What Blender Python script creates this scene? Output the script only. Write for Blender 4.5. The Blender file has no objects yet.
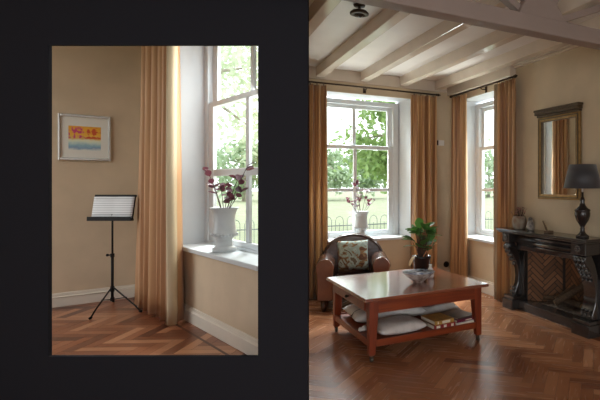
import bpy, bmesh, math, random
from mathutils import Vector, Matrix
C = bpy.context.scene.collection
S = bpy.context.scene
PI = math.pi
R = math.radians
random.seed(7)

# ---------------------------------------------------------------- frames (metres)
# main room: origin in the far corner, window wall along y=0, fireplace wall along x=0
EYE = (-3.5172, -6.4253, 1.45)
YAW = R(-30.8)
MAIN = Matrix.Identity(4)
SIDE = Matrix.Translation((-3.9008, 1.2019, 0)) @ Matrix.Rotation(R(16.45), 4, 'Z')   # side room, origin in its far corner
PART = Matrix.Translation((EYE[0], EYE[1], 0)) @ Matrix.Rotation(YAW, 4, 'Z')         # partition wall
FR = MAIN

# ---------------------------------------------------------------- camera, sky, added fill lamps, exposure
cam = bpy.data.cameras.new('camera')
cam.sensor_width = 36
cam.lens = 490 / 600 * 36
cam.shift_x = (300 - 470) / 600
cam.shift_y = (184 - 200) / 600
cam.clip_start = 0.05
camo = bpy.data.objects.new('camera', cam)
camo.location = EYE
camo.rotation_euler = (PI / 2, 0, YAW)
C.objects.link(camo)
S.camera = camo

world = bpy.data.worlds.new('overcast_sky')
S.world = world
world.use_nodes = True
bg = world.node_tree.nodes['Background']
bg.inputs[0].default_value = (0.93, 0.97, 1.0, 1)
bg.inputs[1].default_value = 2.8

def area(name, loc, aim, sx, sy, power, col=(.93, .97, 1)):
    l = bpy.data.lights.new(name, 'AREA')
    l.shape = 'RECTANGLE'; l.size = sx; l.size_y = sy; l.energy = power; l.color = col
    o = bpy.data.objects.new(name, l)
    o.location = loc
    o.rotation_euler = (Vector(aim) - Vector(loc)).to_track_quat('-Z', 'Y').to_euler()
    C.objects.link(o)
    return o
area('fill_lamp', (-1.4, 1.5, 3.75), (-1.6, -1.6, .6), 1.6, 1.0, 620)  # added fill lamp above the window head, supplements the sky
area('fill_lamp', (1.5, -.9, 3.75), (-1.2, -1.9, .6), 1.4, 1.0, 520)  # same added fill for the window beside the fireplace
p = SIDE @ Vector((.62, -2.3, 2.0)); q = SIDE @ Vector((-.9, -1.6, 1.3))
area('fill_lamp', p, q, 1.3, 1.9, 48)  # unseen lamp added outside the side-room window to brighten that room
area('fill_lamp', (-1.4, 1.0, .15), (-1.6, -2.2, 2.95), 1.3, .8, 110)  # added uplight below the sill, brightens ceiling and beam undersides
area('fill_lamp', (1.0, -.9, .15), (-2.2, -1.6, 2.95), 1.2, .8, 90)  # second added uplight, outside the fireplace-side window
p = PART @ Vector((0, -2.35, 1.3)); q = PART @ Vector((.5, 3.0, 2.95))
area('fill_lamp', p, q, 4.0, 1.4, 75)  # added fill lamp behind the camera, aimed up at the ceiling

S.view_settings.view_transform = 'Standard'
S.view_settings.look = 'None'
S.view_settings.gamma = 1
S.view_settings.use_curve_mapping = False
S.view_settings.exposure = 0.22
S.cycles.use_denoising = True
S.cycles.max_bounces = 10
S.cycles.diffuse_bounces = 6
S.cycles.sample_clamp_indirect = 6
S.cycles.caustics_reflective = False
S.cycles.caustics_refractive = False

# ---------------------------------------------------------------- materials
def lin(c):
    return tuple(((v / 255) / 12.92 if v / 255 <= .04045 else ((v / 255 + .055) / 1.055) ** 2.4) for v in c) + (1,)

def mat(name, rgb, rough=.6, metal=0.0, noise=0.0, nscale=8.0, stretch=(1, 1, 1), bump=0.0, bscale=None, sheen=0.0, coat=0.0, rgb2=None, spec=.5, detail=4):
    m = bpy.data.materials.new(name); m.use_nodes = True
    nt = m.node_tree; b = nt.nodes['Principled BSDF']
    col = lin(rgb)
    b.inputs['Base Color'].default_value = col
    b.inputs['Roughness'].default_value = rough
    b.inputs['Metallic'].default_value = metal
    b.inputs['Specular IOR Level'].default_value = spec
    if sheen: b.inputs['Sheen Weight'].default_value = sheen
    if coat:
        b.inputs['Coat Weight'].default_value = coat; b.inputs['Coat Roughness'].default_value = .12
    if noise or bump or rgb2:
        tc = nt.nodes.new('ShaderNodeTexCoord'); mp = nt.nodes.new('ShaderNodeMapping')
        mp.inputs['Scale'].default_value = stretch
        nt.links.new(tc.outputs['Object'], mp.inputs[0])
        n = nt.nodes.new('ShaderNodeTexNoise'); n.inputs['Scale'].default_value = nscale; n.inputs['Detail'].default_value = detail
        nt.links.new(mp.outputs[0], n.inputs['Vector'])
        if noise or rgb2:
            r = nt.nodes.new('ShaderNodeValToRGB')
            c2 = lin(rgb2) if rgb2 else None
            r.color_ramp.elements[0].position = .35; r.color_ramp.elements[1].position = .65
            if c2:
                r.color_ramp.elements[0].color = c2; r.color_ramp.elements[1].color = col
            else:
                r.color_ramp.elements[0].color = tuple(v * (1 - noise) for v in col[:3]) + (1,)
                r.color_ramp.elements[1].color = tuple(min(1, v * (1 + noise)) for v in col[:3]) + (1,)
            nt.links.new(n.outputs[0], r.inputs[0]); nt.links.new(r.outputs[0], b.inputs['Base Color'])
        if bump:
            n2 = n
            if bscale:
                n2 = nt.nodes.new('ShaderNodeTexNoise'); n2.inputs['Scale'].default_value = bscale
                nt.links.new(mp.outputs[0], n2.inputs['Vector'])
            bp = nt.nodes.new('ShaderNodeBump'); bp.inputs['Strength'].default_value = bump; bp.inputs['Distance'].default_value = .01
            nt.links.new(n2.outputs[0], bp.inputs['Height']); nt.links.new(bp.outputs[0], b.inputs['Normal'])
    return m

def translucent(m, w, rgb):
    nt = m.node_tree; b = nt.nodes['Principled BSDF']; out = nt.nodes['Material Output']
    t = nt.nodes.new('ShaderNodeBsdfTranslucent'); t.inputs[0].default_value = lin(rgb)
    mx = nt.nodes.new('ShaderNodeMixShader'); mx.inputs[0].default_value = w
    nt.links.new(b.outputs[0], mx.inputs[1]); nt.links.new(t.outputs[0], mx.inputs[2]); nt.links.new(mx.outputs[0], out.inputs[0])
    return m

def glass_mat():
    m = bpy.data.materials.new('window_glass'); m.use_nodes = True
    nt = m.node_tree; nt.nodes.remove(nt.nodes['Principled BSDF']); out = nt.nodes['Material Output']
    t = nt.nodes.new('ShaderNodeBsdfTransparent'); t.inputs[0].default_value = (.96, .98, .97, 1)
    g = nt.nodes.new('ShaderNodeBsdfGlossy'); g.inputs['Roughness'].default_value = .02
    mx = nt.nodes.new('ShaderNodeMixShader'); mx.inputs[0].default_value = .06
    nt.links.new(t.outputs[0], mx.inputs[1]); nt.links.new(g.outputs[0], mx.inputs[2]); nt.links.new(mx.outputs[0], out.inputs[0])
    return m

def parquet_mat(name, dark, mid, light, rough=.33):
    m = bpy.data.materials.new(name); m.use_nodes = True
    nt = m.node_tree; b = nt.nodes['Principled BSDF']
    a = nt.nodes.new('ShaderNodeAttribute'); a.attribute_name = 'tone'
    uv = nt.nodes.new('ShaderNodeUVMap'); uv.uv_map = 'grain'
    mp = nt.nodes.new('ShaderNodeMapping'); mp.inputs['Scale'].default_value = (2, 20, 1)
    n = nt.nodes.new('ShaderNodeTexNoise'); n.inputs['Scale'].default_value = 1.6; n.inputs['Detail'].default_value = 2
    nt.links.new(uv.outputs[0], mp.inputs[0]); nt.links.new(mp.outputs[0], n.inputs['Vector'])
    ma = nt.nodes.new('ShaderNodeMath'); ma.operation = 'MULTIPLY_ADD'; ma.inputs[1].default_value = .14; ma.inputs[2].default_value = -.07
    nt.links.new(n.outputs[0], ma.inputs[0])
    ad = nt.nodes.new('ShaderNodeMath'); ad.operation = 'ADD'
    nt.links.new(a.outputs['Fac'], ad.inputs[0]); nt.links.new(ma.outputs[0], ad.inputs[1])
    r = nt.nodes.new('ShaderNodeValToRGB')
    r.color_ramp.elements[0].position = .05; r.color_ramp.elements[0].color = lin(dark)
    r.color_ramp.elements[1].position = .95; r.color_ramp.elements[1].color = lin(light)
    e = r.color_ramp.elements.new(.5); e.color = lin(mid)
    nt.links.new(ad.outputs[0], r.inputs[0]); nt.links.new(r.outputs[0], b.inputs['Base Color'])
    b.inputs['Roughness'].default_value = rough
    r2 = nt.nodes.new('ShaderNodeMath'); r2.operation = 'MULTIPLY_ADD'; r2.inputs[1].default_value = .04; r2.inputs[2].default_value = rough - .02
    nt.links.new(n.outputs[0], r2.inputs[0]); nt.links.new(r2.outputs[0], b.inputs['Roughness'])
    return m

def wood_mat(name, c1, c2, rough, axis='x', coat=0.0):
    st = {'x': (1, 14, 14), 'y': (14, 1, 14), 'z': (14, 14, 1)}[axis]
    return mat(name, c1, rough, rgb2=c2, nscale=2.2, stretch=st, coat=coat, detail=6)

M = {}
M['wall'] = mat('tan_plaster', (198, 180, 152), .7, noise=.05, nscale=3, bump=.06, bscale=60)
M['wall_side'] = mat('warm_tan_plaster', (202, 180, 152), .7, noise=.05, nscale=3, bump=.06, bscale=60)
M['skirting'] = mat('cream_skirting_paint', (224, 214, 198), .4, noise=.02, nscale=6)
M['charcoal'] = mat('charcoal_paint', (42, 42, 47), .95, spec=.05)
M['white'] = mat('white_gloss_paint', (208, 212, 214), .35, noise=.02, nscale=6)
M['white_matt'] = mat('white_reveal_plaster', (196, 198, 200), .6, noise=.02, nscale=5)
M['ceiling'] = mat('ceiling_paint', (208, 200, 194), .4, noise=.03, nscale=4)
M['beam'] = mat('beam_paint', (204, 190, 174), .16, noise=.04, nscale=4, bump=.03, bscale=10, spec=.7)
M['tie'] = mat('shaded_beam_paint', (146, 130, 122), .5, noise=.04, nscale=5)  # same beam paint, darker: backlit shade is put into the colour
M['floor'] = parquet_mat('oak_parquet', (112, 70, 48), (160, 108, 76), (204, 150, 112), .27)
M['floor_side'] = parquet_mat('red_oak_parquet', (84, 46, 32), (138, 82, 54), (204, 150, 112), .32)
M['gap'] = mat('floor_joint', (50, 32, 22), .8)
M['border'] = mat('border_plank', (176, 124, 88), .32, rgb2=(150, 100, 68), nscale=2, stretch=(14, 1, 1))
M['glass'] = glass_mat()
M['curtain'] = translucent(mat('gold_satin', (204, 162, 112), .42, sheen=.3, rgb2=(138, 92, 56), nscale=26, stretch=(1, 1, .02), detail=2), .10, (210, 160, 100))  # darker vertical stripes put fold shading into the satin colour
M['curtain_side'] = translucent(mat('honey_satin', (206, 160, 114), .45, sheen=.3, rgb2=(180, 130, 88), nscale=14, stretch=(1, 1, .02), detail=2), .12, (232, 180, 120))  # fainter stripes, fold shading put into the colour here too
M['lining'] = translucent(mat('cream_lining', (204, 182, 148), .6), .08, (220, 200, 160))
M['bronze'] = mat('dark_bronze', (62, 46, 34), .4, metal=.7)
M['brass'] = mat('castor_metal', (110, 102, 92), .3, metal=.9)
M['black'] = mat('black_metal', (22, 20, 20), .6, spec=.25)
M['cherry'] = wood_mat('cherry_wood', (146, 66, 30), (114, 44, 20), .32, 'x')
M['cherry_z'] = wood_mat('cherry_leg_wood', (140, 60, 28), (110, 42, 20), .34, 'z')
M['cherry_top'] = mat('cherry_table_top', (156, 80, 46), .24, rgb2=(112, 50, 28), nscale=2.0, stretch=(1, 12, 12), detail=6, spec=1.0, coat=1.0)
M['leather'] = mat('brown_leather', (78, 46, 32), .24, rgb2=(54, 32, 23), nscale=5, bump=.25, bscale=35, spec=.6)
M['leather_front'] = mat('worn_tan_leather', (122, 74, 46), .4, rgb2=(100, 58, 36), nscale=6, bump=.25, bscale=35)
M['darkwood'] = mat('dark_wood', (52, 32, 22), .35)
M['marble'] = mat('black_marble', (50, 47, 46), .13, rgb2=(42, 39, 38), nscale=3, spec=1.0)
M['soot'] = mat('sooty_stone', (56, 45, 38), .85, noise=.3, nscale=7)
M['ash'] = mat('ash', (120, 104, 88), .95, rgb2=(60, 50, 42), nscale=30, bump=.6)
M['bark'] = mat('log_bark', (96, 76, 56), .9, rgb2=(62, 48, 36), nscale=20, stretch=(1, 4, 4), bump=.7)
M['logend'] = mat('log_end', (168, 138, 98), .8, rgb2=(140, 108, 72), nscale=30)
M['gold'] = mat('aged_gold', (148, 116, 68), .38, metal=.55, noise=.2, nscale=24)
M['golddark'] = mat('dark_gilt', (74, 58, 38), .4, metal=.4, noise=.2, nscale=30)
M['mirror'] = mat('mirror_glass', (225, 225, 222), .02, metal=1.0)
M['shade'] = mat('charcoal_lamp_shade', (58, 58, 62), .55, sheen=.3)
M['shade_in'] = mat('pale_shade_lining', (190, 180, 160), .7)
M['lampbase'] = mat('dark_urn_glaze', (44, 38, 36), .22)
M['urn'] = mat('white_stoneware', (190, 192, 192), .35, noise=.04, nscale=12)
M['purple'] = translucent(mat('purple_leaf', (96, 50, 66), .5, rgb2=(62, 34, 48), nscale=12), .12, (150, 80, 90))
M['stem'] = mat('dark_stem', (74, 52, 42), .7)
M['leaf'] = translucent(mat('green_leaf', (82, 128, 66), .3, rgb2=(48, 94, 46), nscale=14), .25, (110, 160, 70))
M['paleleaf'] = translucent(mat('pale_dry_leaf', (222, 196, 150), .5), .3, (240, 220, 170))
M['stalk'] = mat('orange_stalk', (190, 124, 84), .6)
M['pot'] = mat('black_glazed_pot', (34, 30, 30), .25)
M['soil'] = mat('soil', (40, 30, 24), .95, bump=.5, nscale=40)
M['bowl'] = mat('patterned_bowl_glaze', (220, 216, 208), .22, rgb2=(128, 108, 96), nscale=16)
M['bowlin'] = mat('blue_white_bowl_glaze', (222, 224, 226), .2, rgb2=(92, 108, 140), nscale=22)
M['ceramic'] = mat('white_ceramic', (228, 226, 222), .25)
M['linen'] = mat('grey_linen', (220, 214, 210), .9, rgb2=(206, 200, 196), nscale=18, bump=.2, bscale=90)
M['linen2'] = mat('pale_linen', (236, 232, 228), .9, rgb2=(224, 220, 216), nscale=18, bump=.2, bscale=90)
M['tape'] = mat('dark_band', (50, 44, 42), .8)
M['pages'] = mat('book_pages', (222, 212, 192), .8)
M['chrome'] = mat('silver_frame', (212, 210, 206), .25, metal=.4)
M['mount'] = mat('mount_board', (226, 222, 212), .8)
M['fence'] = mat('fence_iron', (104, 112, 110), .6)
M['grass'] = mat('meadow_grass', (164, 166, 140), .95, rgb2=(150, 158, 124), nscale=1.5)
M['treeleaf'] = translucent(mat('tree_leaf', (150, 176, 116), .5, rgb2=(116, 146, 88), nscale=3), .3, (170, 200, 120))
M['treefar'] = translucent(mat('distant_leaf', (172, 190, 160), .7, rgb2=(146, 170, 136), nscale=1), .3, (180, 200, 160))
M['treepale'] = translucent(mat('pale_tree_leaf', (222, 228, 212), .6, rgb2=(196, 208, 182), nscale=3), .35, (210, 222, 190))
M['trunk'] = mat('tree_bark', (164, 156, 144), .9, noise=.2, nscale=6)
M['hedge'] = mat('outside_wall', (200, 196, 186), .9)

def brick_mat():
    m = bpy.data.materials.new('firebrick'); m.use_nodes = True
    nt = m.node_tree; b = nt.nodes['Principled BSDF']
    a = nt.nodes.new('ShaderNodeAttribute'); a.attribute_name = 'tone'
    r = nt.nodes.new('ShaderNodeValToRGB')
    r.color_ramp.elements[0].color = lin((100, 70, 48)); r.color_ramp.elements[1].color = lin((138, 98, 68))
    nt.links.new(a.outputs['Fac'], r.inputs[0]); nt.links.new(r.outputs[0], b.inputs['Base Color'])
    b.inputs['Roughness'].default_value = .85
    return m
M['brick'] = brick_mat()

def painting_mat():
    m = bpy.data.materials.new('watercolour'); m.use_nodes = True
    nt = m.node_tree; b = nt.nodes['Principled BSDF']; b.inputs['Roughness'].default_value = .6
    L = nt.links
    tc = nt.nodes.new('ShaderNodeTexCoord'); sp = nt.nodes.new('ShaderNodeSeparateXYZ'); L.new(tc.outputs['Generated'], sp.inputs[0])
    n = nt.nodes.new('ShaderNodeTexNoise'); n.inputs['Scale'].default_value = 5; n.inputs['Detail'].default_value = 3
    L.new(tc.outputs['Generated'], n.inputs['Vector'])
    wob = nt.nodes.new('ShaderNodeMath'); wob.operation = 'MULTIPLY_ADD'; wob.inputs[1].default_value = .22; L.new(n.outputs[0], wob.inputs[0]); L.new(sp.outputs['Z'], wob.inputs[2])
    r = nt.nodes.new('ShaderNodeValToRGB'); cr = r.color_ramp
    cr.elements[0].position = .1; cr.elements[0].color = lin((222, 224, 212))
    cr.elements[1].position = 1.0; cr.elements[1].color = lin((232, 168, 50))
    for pos, c in ((.22, (132, 160, 186)), (.32, (150, 186, 196)), (.42, (206, 218, 206)), (.52, (226, 226, 196)), (.60, (222, 190, 110)), (.75, (236, 178, 60))):
        e = cr.elements.new(pos); e.color = lin(c)
    L.new(wob.outputs[0], r.inputs[0])
    v = nt.nodes.new('ShaderNodeTexNoise'); v.inputs['Scale'].default_value = 7; v.inputs['Detail'].default_value = 1
    L.new(tc.outputs['Generated'], v.inputs['Vector'])
    blob = nt.nodes.new('ShaderNodeValToRGB'); blob.color_ramp.elements[0].position = .46; blob.color_ramp.elements[1].position = .56
    L.new(v.outputs[0], blob.inputs[0])
    band = nt.nodes.new('ShaderNodeValToRGB'); bc = band.color_ramp
    bc.elements[0].position = .45; bc.elements[0].color = (0, 0, 0, 1); bc.elements[1].position = 1.0; bc.elements[1].color = (0, 0, 0, 1)
    for pos in (.52, .90):
        e = bc.elements.new(pos); e.color = (1, 1, 1, 1)
    L.new(sp.outputs['Z'], band.inputs[0])
    mu = nt.nodes.new('ShaderNodeMath'); mu.operation = 'MULTIPLY'; L.new(blob.outputs[0], mu.inputs[0]); L.new(band.outputs[0], mu.inputs[1])
    rc = nt.nodes.new('ShaderNodeValToRGB'); rc.color_ramp.elements[0].color = lin((206, 74, 120)); rc.color_ramp.elements[1].color = lin((206, 84, 44))
    rc.color_ramp.elements[0].position = .45; rc.color_ramp.elements[1].position = .6
    L.new(sp.outputs['X'], rc.inputs[0])
    mx = nt.nodes.new('ShaderNodeMix'); mx.data_type = 'RGBA'
    L.new(mu.outputs[0], mx.inputs[0]); L.new(r.outputs[0], mx.inputs[6]); L.new(rc.outputs[0], mx.inputs[7])
    L.new(mx.outputs[2], b.inputs['Base Color'])
    return m
M['painting'] = painting_mat()

def stripes_mat(name, base, line, scale, lo, rough=.7):
    """thin ruled lines across the object's local z/y"""
    m = bpy.data.materials.new(name); m.use_nodes = True
    nt = m.node_tree; b = nt.nodes['Principled BSDF']; b.inputs['Roughness'].default_value = rough
    tc = nt.nodes.new('ShaderNodeTexCoord')
    w = nt.nodes.new('ShaderNodeTexWave'); w.bands_direction = 'Z'; w.inputs['Scale'].default_value = scale
    nt.links.new(tc.outputs['Object'], w.inputs['Vector'])
    r = nt.nodes.new('ShaderNodeValToRGB'); r.color_ramp.elements[0].position = lo; r.color_ramp.elements[0].color = lin(line)
    r.color_ramp.elements[1].position = lo + .25; r.color_ramp.elements[1].color = lin(base)
    nt.links.new(w.outputs['Color'], r.inputs[0]); nt.links.new(r.outputs[0], b.inputs['Base Color'])
    return m
M['score'] = stripes_mat('music_score', (226, 226, 226), (184, 182, 184), 12, .15)

def tapestry_mat():
    m = bpy.data.materials.new('leaf_tapestry'); m.use_nodes = True
    nt = m.node_tree; b = nt.nodes['Principled BSDF']; b.inputs['Roughness'].default_value = .9; L = nt.links
    tc = nt.nodes.new('ShaderNodeTexCoord')
    n1 = nt.nodes.new('ShaderNodeTexNoise'); n1.inputs['Scale'].default_value = 7; n1.inputs['Distortion'].default_value = 2.0; n1.inputs['Detail'].default_value = 2
    L.new(tc.outputs['Object'], n1.inputs['Vector'])
    r = nt.nodes.new('ShaderNodeValToRGB'); cr = r.color_ramp; cr.interpolation = 'CONSTANT'
    cr.elements[0].position = 0; cr.elements[0].color = lin((86, 54, 34))
    cr.elements[1].position = .38; cr.elements[1].color = lin((122, 92, 60))
    for pos, c in ((.44, (134, 146, 138)), (.54, (152, 162, 154)), (.62, (96, 84, 66))):
        e = cr.elements.new(pos); e.color = lin(c)
    L.new(n1.outputs[0], r.inputs[0]); L.new(r.outputs[0], b.inputs['Base Color'])
    return m
M['tapestry'] = tapestry_mat()

# ---------------------------------------------------------------- helpers
class MB:
    def __init__(s): s.bm = bmesh.new()
    def poly(s, pts):
        return s.bm.faces.new([s.bm.verts.new(p) for p in pts])
    def box(s, x0, x1, y0, y1, z0, z1, rot=None, mid=None):
        v = [(x0, y0, z0), (x1, y0, z0), (x1, y1, z0), (x0, y1, z0), (x0, y0, z1), (x1, y0, z1), (x1, y1, z1), (x0, y1, z1)]
        if rot:
            c = Vector(mid or ((x0 + x1) / 2, (y0 + y1) / 2, (z0 + z1) / 2)); v = [c + rot @ (Vector(p) - c) for p in v]
        vs = [s.bm.verts.new(p) for p in v]
        for f in ((3, 2, 1, 0), (4, 5, 6, 7), (0, 1, 5, 4), (1, 2, 6, 5), (2, 3, 7, 6), (3, 0, 4, 7)):
            s.bm.faces.new([vs[i] for i in f])
        return s
    def prism(s, pts, h0, h1, axis='z'):
        """outline pts (a,b) extruded along axis; the outline lies in the two other axes in order x,y,z"""
        def P(a, b, h): return {'z': (a, b, h), 'y': (a, h, b), 'x': (h, a, b)}[axis]
        n = len(pts)
        lo = [s.bm.verts.new(P(a, b, h0)) for a, b in pts]; hi = [s.bm.verts.new(P(a, b, h1)) for a, b in pts]
        s.bm.faces.new(lo[::-1]); s.bm.faces.new(hi)
        for i in range(n): s.bm.faces.new([lo[i], lo[(i + 1) % n], hi[(i + 1) % n], hi[i]])
        return s
    def tube(s, pts, r, seg=8, caps=True):
        pts = [Vector(p) for p in pts]; n = len(pts)
        rs = r if isinstance(r, (list, tuple)) else [r] * n
        rings = []
        up = Vector((0, 0, 1))
        for i, p in enumerate(pts):
            d = (pts[min(i + 1, n - 1)] - pts[max(i - 1, 0)]).normalized()
            a = d.cross(up if abs(d.z) < .95 else Vector((1, 0, 0))).normalized(); b = d.cross(a).normalized()
            rings.append([s.bm.verts.new(p + rs[i] * (math.cos(2 * PI * k / seg) * a + math.sin(2 * PI * k / seg) * b)) for k in range(seg)])
        for i in range(n - 1):
            for k in range(seg):
                s.bm.faces.new([rings[i][k], rings[i][(k + 1) % seg], rings[i + 1][(k + 1) % seg], rings[i + 1][k]])
        if caps: s.bm.faces.new(rings[0][::-1]); s.bm.faces.new(rings[-1])
        return s
    def lathe(s, prof, c=(0, 0, 0), seg=28, sy=1.0, close=True):
        rings = []
        for r, z in prof:
            rings.append([s.bm.verts.new((c[0] + r * math.cos(2 * PI * k / seg), c[1] + sy * r * math.sin(2 * PI * k / seg), c[2] + z)) for k in range(seg)])
        for i in range(len(prof) - 1):
            for k in range(seg):
                s.bm.faces.new([rings[i][k], rings[i][(k + 1) % seg], rings[i + 1][(k + 1) % seg], rings[i + 1][k]])
        if close: s.bm.faces.new(rings[0][::-1]); s.bm.faces.new(rings[-1])
        return s
    def ball(s, c, r, sx=1, sy=1, sz=1, u=14, v=8):
        m = Matrix.Translation(c) @ Matrix.Diagonal((r * sx, r * sy, r * sz, 1))
        bmesh.ops.create_uvsphere(s.bm, u_segments=u, v_segments=v, radius=1, matrix=m); return s
    def leaf(s, p, d, nrm, l, w, bend=.15):
        p = Vector(p); d = Vector(d).normalized(); nrm = Vector(nrm)
        a = d.cross(nrm)
        if a.length < 1e-4: a = d.cross(Vector((1, 0, .3)))
        a.normalize(); nn = a.cross(d).normalized()
        row = []
        for t, ww in ((0, .06), (.3, .8), (.6, 1), (.85, .62), (1, .04)):
            q = p + d * (l * t) - nn * (bend * l * t * t)
            row.append([s.bm.verts.new(q - a * (w / 2 * ww) + nn * .06 * w), s.bm.verts.new(q), s.bm.verts.new(q + a * (w / 2 * ww) + nn * .06 * w)])
        for i in range(4):
            for k in range(2):
                s.bm.faces.new([row[i][k], row[i][k + 1], row[i + 1][k + 1], row[i + 1][k]])
        return s
    def quadleaf(s, p, d, a, l, w):
        p = Vector(p); d = Vector(d).normalized(); a = Vector(a).normalized()
        s.poly([p, p + d * l * .5 + a * w * .5, p + d * l, p + d * l * .5 - a * w * .5]); return s
    def build(s, name, m, parent=None, smooth=False, bevel=0.0, seg=2, loc=None, rotz=0.0, subsurf=0, solid=0.0, auto=None):
        me = bpy.data.meshes.new(name)
        bmesh.ops.recalc_face_normals(s.bm, faces=s.bm.faces[:])
        s.bm.to_mesh(me); s.bm.free()
        for mm in (m if isinstance(m, (list, tuple)) else [m]): me.materials.append(mm)
        if smooth:
            for p in me.polygons: p.use_smooth = True
        o = bpy.data.objects.new(name, me); C.objects.link(o)
        if parent: o.parent = parent
        else:
            o.matrix_world = FR @ Matrix.Translation(loc or (0, 0, 0)) @ Matrix.Rotation(rotz, 4, 'Z')
        if auto: 
            for p in me.polygons: p.use_smooth = True
            me.set_sharp_from_angle(angle=R(auto))
        if solid:
            q = o.modifiers.new('thickness', 'SOLIDIFY'); q.thickness = solid; q.offset = 0
        if subsurf:
            q = o.modifiers.new('smooth', 'SUBSURF'); q.levels = subsurf; q.render_levels = subsurf
        if bevel:
            q = o.modifiers.new('edge', 'BEVEL'); q.width = bevel; q.segments = seg; q.limit_method = 'ANGLE'; q.angle_limit = R(40)
        return o

def tag(o, label, cat, group=None):
    o['label'] = label; o['category'] = cat
    if group: o['group'] = group
    return o
def thing(name, label, cat, loc=(0, 0, 0), rotz=0.0, group=None):
    o = bpy.data.objects.new(name, None); o.empty_display_size = .05; C.objects.link(o)
    o.matrix_world = FR @ Matrix.Translation(loc) @ Matrix.Rotation(rotz, 4, 'Z')
    return tag(o, label, cat, group)
def st(o, label=None):
    o['kind'] = 'structure'
    if label: o['label'] = label
    return o
def sroot(name, label=None):
    o = bpy.data.objects.new(name, None); o.empty_display_size = .05; C.objects.link(o); o.matrix_world = FR.copy()
    return st(o, label)
def dup(root, loc, rotz, label):
    r = root.copy(); C.objects.link(r)
    r.matrix_world = FR @ Matrix.Translation(loc) @ Matrix.Rotation(rotz, 4, 'Z'); r['label'] = label
    for ch in list(root.children):
        c = ch.copy(); C.objects.link(c); c.parent = r
        for g in list(ch.children):
            d = g.copy(); C.objects.link(d); d.parent = c
    return r

def herringbone(name, m, clips, keep, x0, x1, y0, y1, ang, W=.085, n=5, z=0.0, sig=.16):
    """clips: list of (point, outward normal); keep: function on plank centre"""
    bm = bmesh.new(); tone = bm.faces.layers.float.new('tone'); uv = bm.loops.layers.uv.new('grain')
    ca, sa = math.cos(ang), math.sin(ang); rng = random.Random(3)
    ext = int(max(x1 - x0, y1 - y0) / W) + 12
    cx, cy = (x0 + x1) / 2, (y0 + y1) / 2
    for k in range(-ext, ext):
        for j in range(-ext // (2 * n) - 2, ext // (2 * n) + 3):
            for vert in (0, 1):
                ox, oy = k + 2 * n * j, k + vert
                a, b = (1, n) if vert else (n, 1)
                mx, my = (ox + a / 2) * W, (oy + b / 2) * W
                X, Y = cx + ca * mx - sa * my, cy + sa * mx + ca * my
                if not (x0 - .5 < X < x1 + .5 and y0 - .5 < Y < y1 + .5) or not keep(X, Y): continue
                g = .012
                pts = [(ox + g, oy + g), (ox + a - g, oy + g), (ox + a - g, oy + b - g), (ox + g, oy + b - g)]
                vs = [bm.verts.new((cx + (ca * px - sa * py) * W, cy + (sa * px + ca * py) * W, z)) for px, py in pts]
                f = bm.faces.new(vs); f[tone] = min(.95, max(.05, rng.gauss(.5, sig)))
                u0, v0 = rng.random() * 40, rng.random() * 40
                for l, (px, py) in zip(f.loops, pts):
                    du, dv = (px - ox) * W, (py - oy) * W
                    l[uv].uv = (u0 + (dv if vert else du), v0 + (du if vert else dv))
    for pt, nn in clips:
        bmesh.ops.bisect_plane(bm, geom=bm.verts[:] + bm.edges[:] + bm.faces[:], plane_co=(pt[0], pt[1], 0), plane_no=(nn[0], nn[1], 0), clear_outer=True)
    me = bpy.data.meshes.new(name); bm.to_mesh(me); bm.free(); me.materials.append(m)
    o = bpy.data.objects.new(name, me); C.objects.link(o); o.matrix_world = FR.copy()
    return o

# ================================================================= SETTING: main room
LW0, LW1 = Vector((-2.22, 0)), (PART @ Vector((-1.01, 2.96, 0))).to_2d()      # inner face line of the hidden left wall
ldir = (LW1 - LW0).normalized(); lnor = Vector((ldir.y, -ldir.x))
if lnor.x > 0: lnor = -lnor                                                    # points away from the main room
def toP(x, y): return PART.inverted() @ Vector((x, y, 0))
def in_main(X, Y):
    p = toP(X, Y)
    return p.y < 2.9 or (Vector((X, Y)) - LW0).dot(lnor) < .4
FR = MAIN
st(herringbone('floor', M['floor'], [((0, 0), (0, 1)), ((0, 0), (1, 0))], in_main, -7.5, .1, -8.5, .1, R(45)))
b = MB(); b.poly([(.3, .33, -.004), (-2.3, .33, -.004), (LW1.x, LW1.y, -.004)] + [tuple((PART @ Vector(v)).to_2d()) + (-.004,) for v in ((-4.5, 2.93, 0), (-4.5, -2.5, 0), (5.6, -2.5, 0), (5.6, .4, 0))])
st(b.build('floor_base', M['gap']))
b = MB(); cp = [(.3, .33), (-2.3, .33), tuple(LW1)] + [tuple((PART @ Vector(v)).to_2d()) for v in ((-4.5, 2.96, 0), (-4.5, -2.5, 0), (5.6, -2.5, 0), (5.6, .4, 0))]
b.prism(cp, 2.95, 3.15); st(b.build('ceiling', M['ceiling']))

# window wall with a splayed opening
b = MB()
b.prism([(-2.28, 0), (-2.115, 0), (-2.03, .30), (-2.03, .36), (-2.28, .36)], 0, 2.95)
b.prism([(-.665, 0), (.36, 0), (.36, .36), (-.748, .36), (-.748, .30)], 0, 2.95)
b.prism([(-2.115, 0), (-.665, 0), (-.748, .30), (-.748, .36), (-2.03, .36), (-2.03, .30)], 0, .68)
b.prism([(-2.115, 0), (-.665, 0), (-.748, .30), (-.748, .36), (-2.03, .36), (-2.03, .30)], 2.66, 2.95)
o = st(b.build('wall_back', [M['wall'], M['white_matt']]))
def paint_reveal(o, test):
    for p in o.data.polygons:
        if test(p): p.material_index = 1
paint_reveal(o, lambda p: .02 < p.center.y < .34 and (abs(p.normal.x) > .5 and -2.2 < p.center.x < -.6 or (p.normal.z < -.5 and 2.6 < p.center.z < 2.7)))
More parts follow.
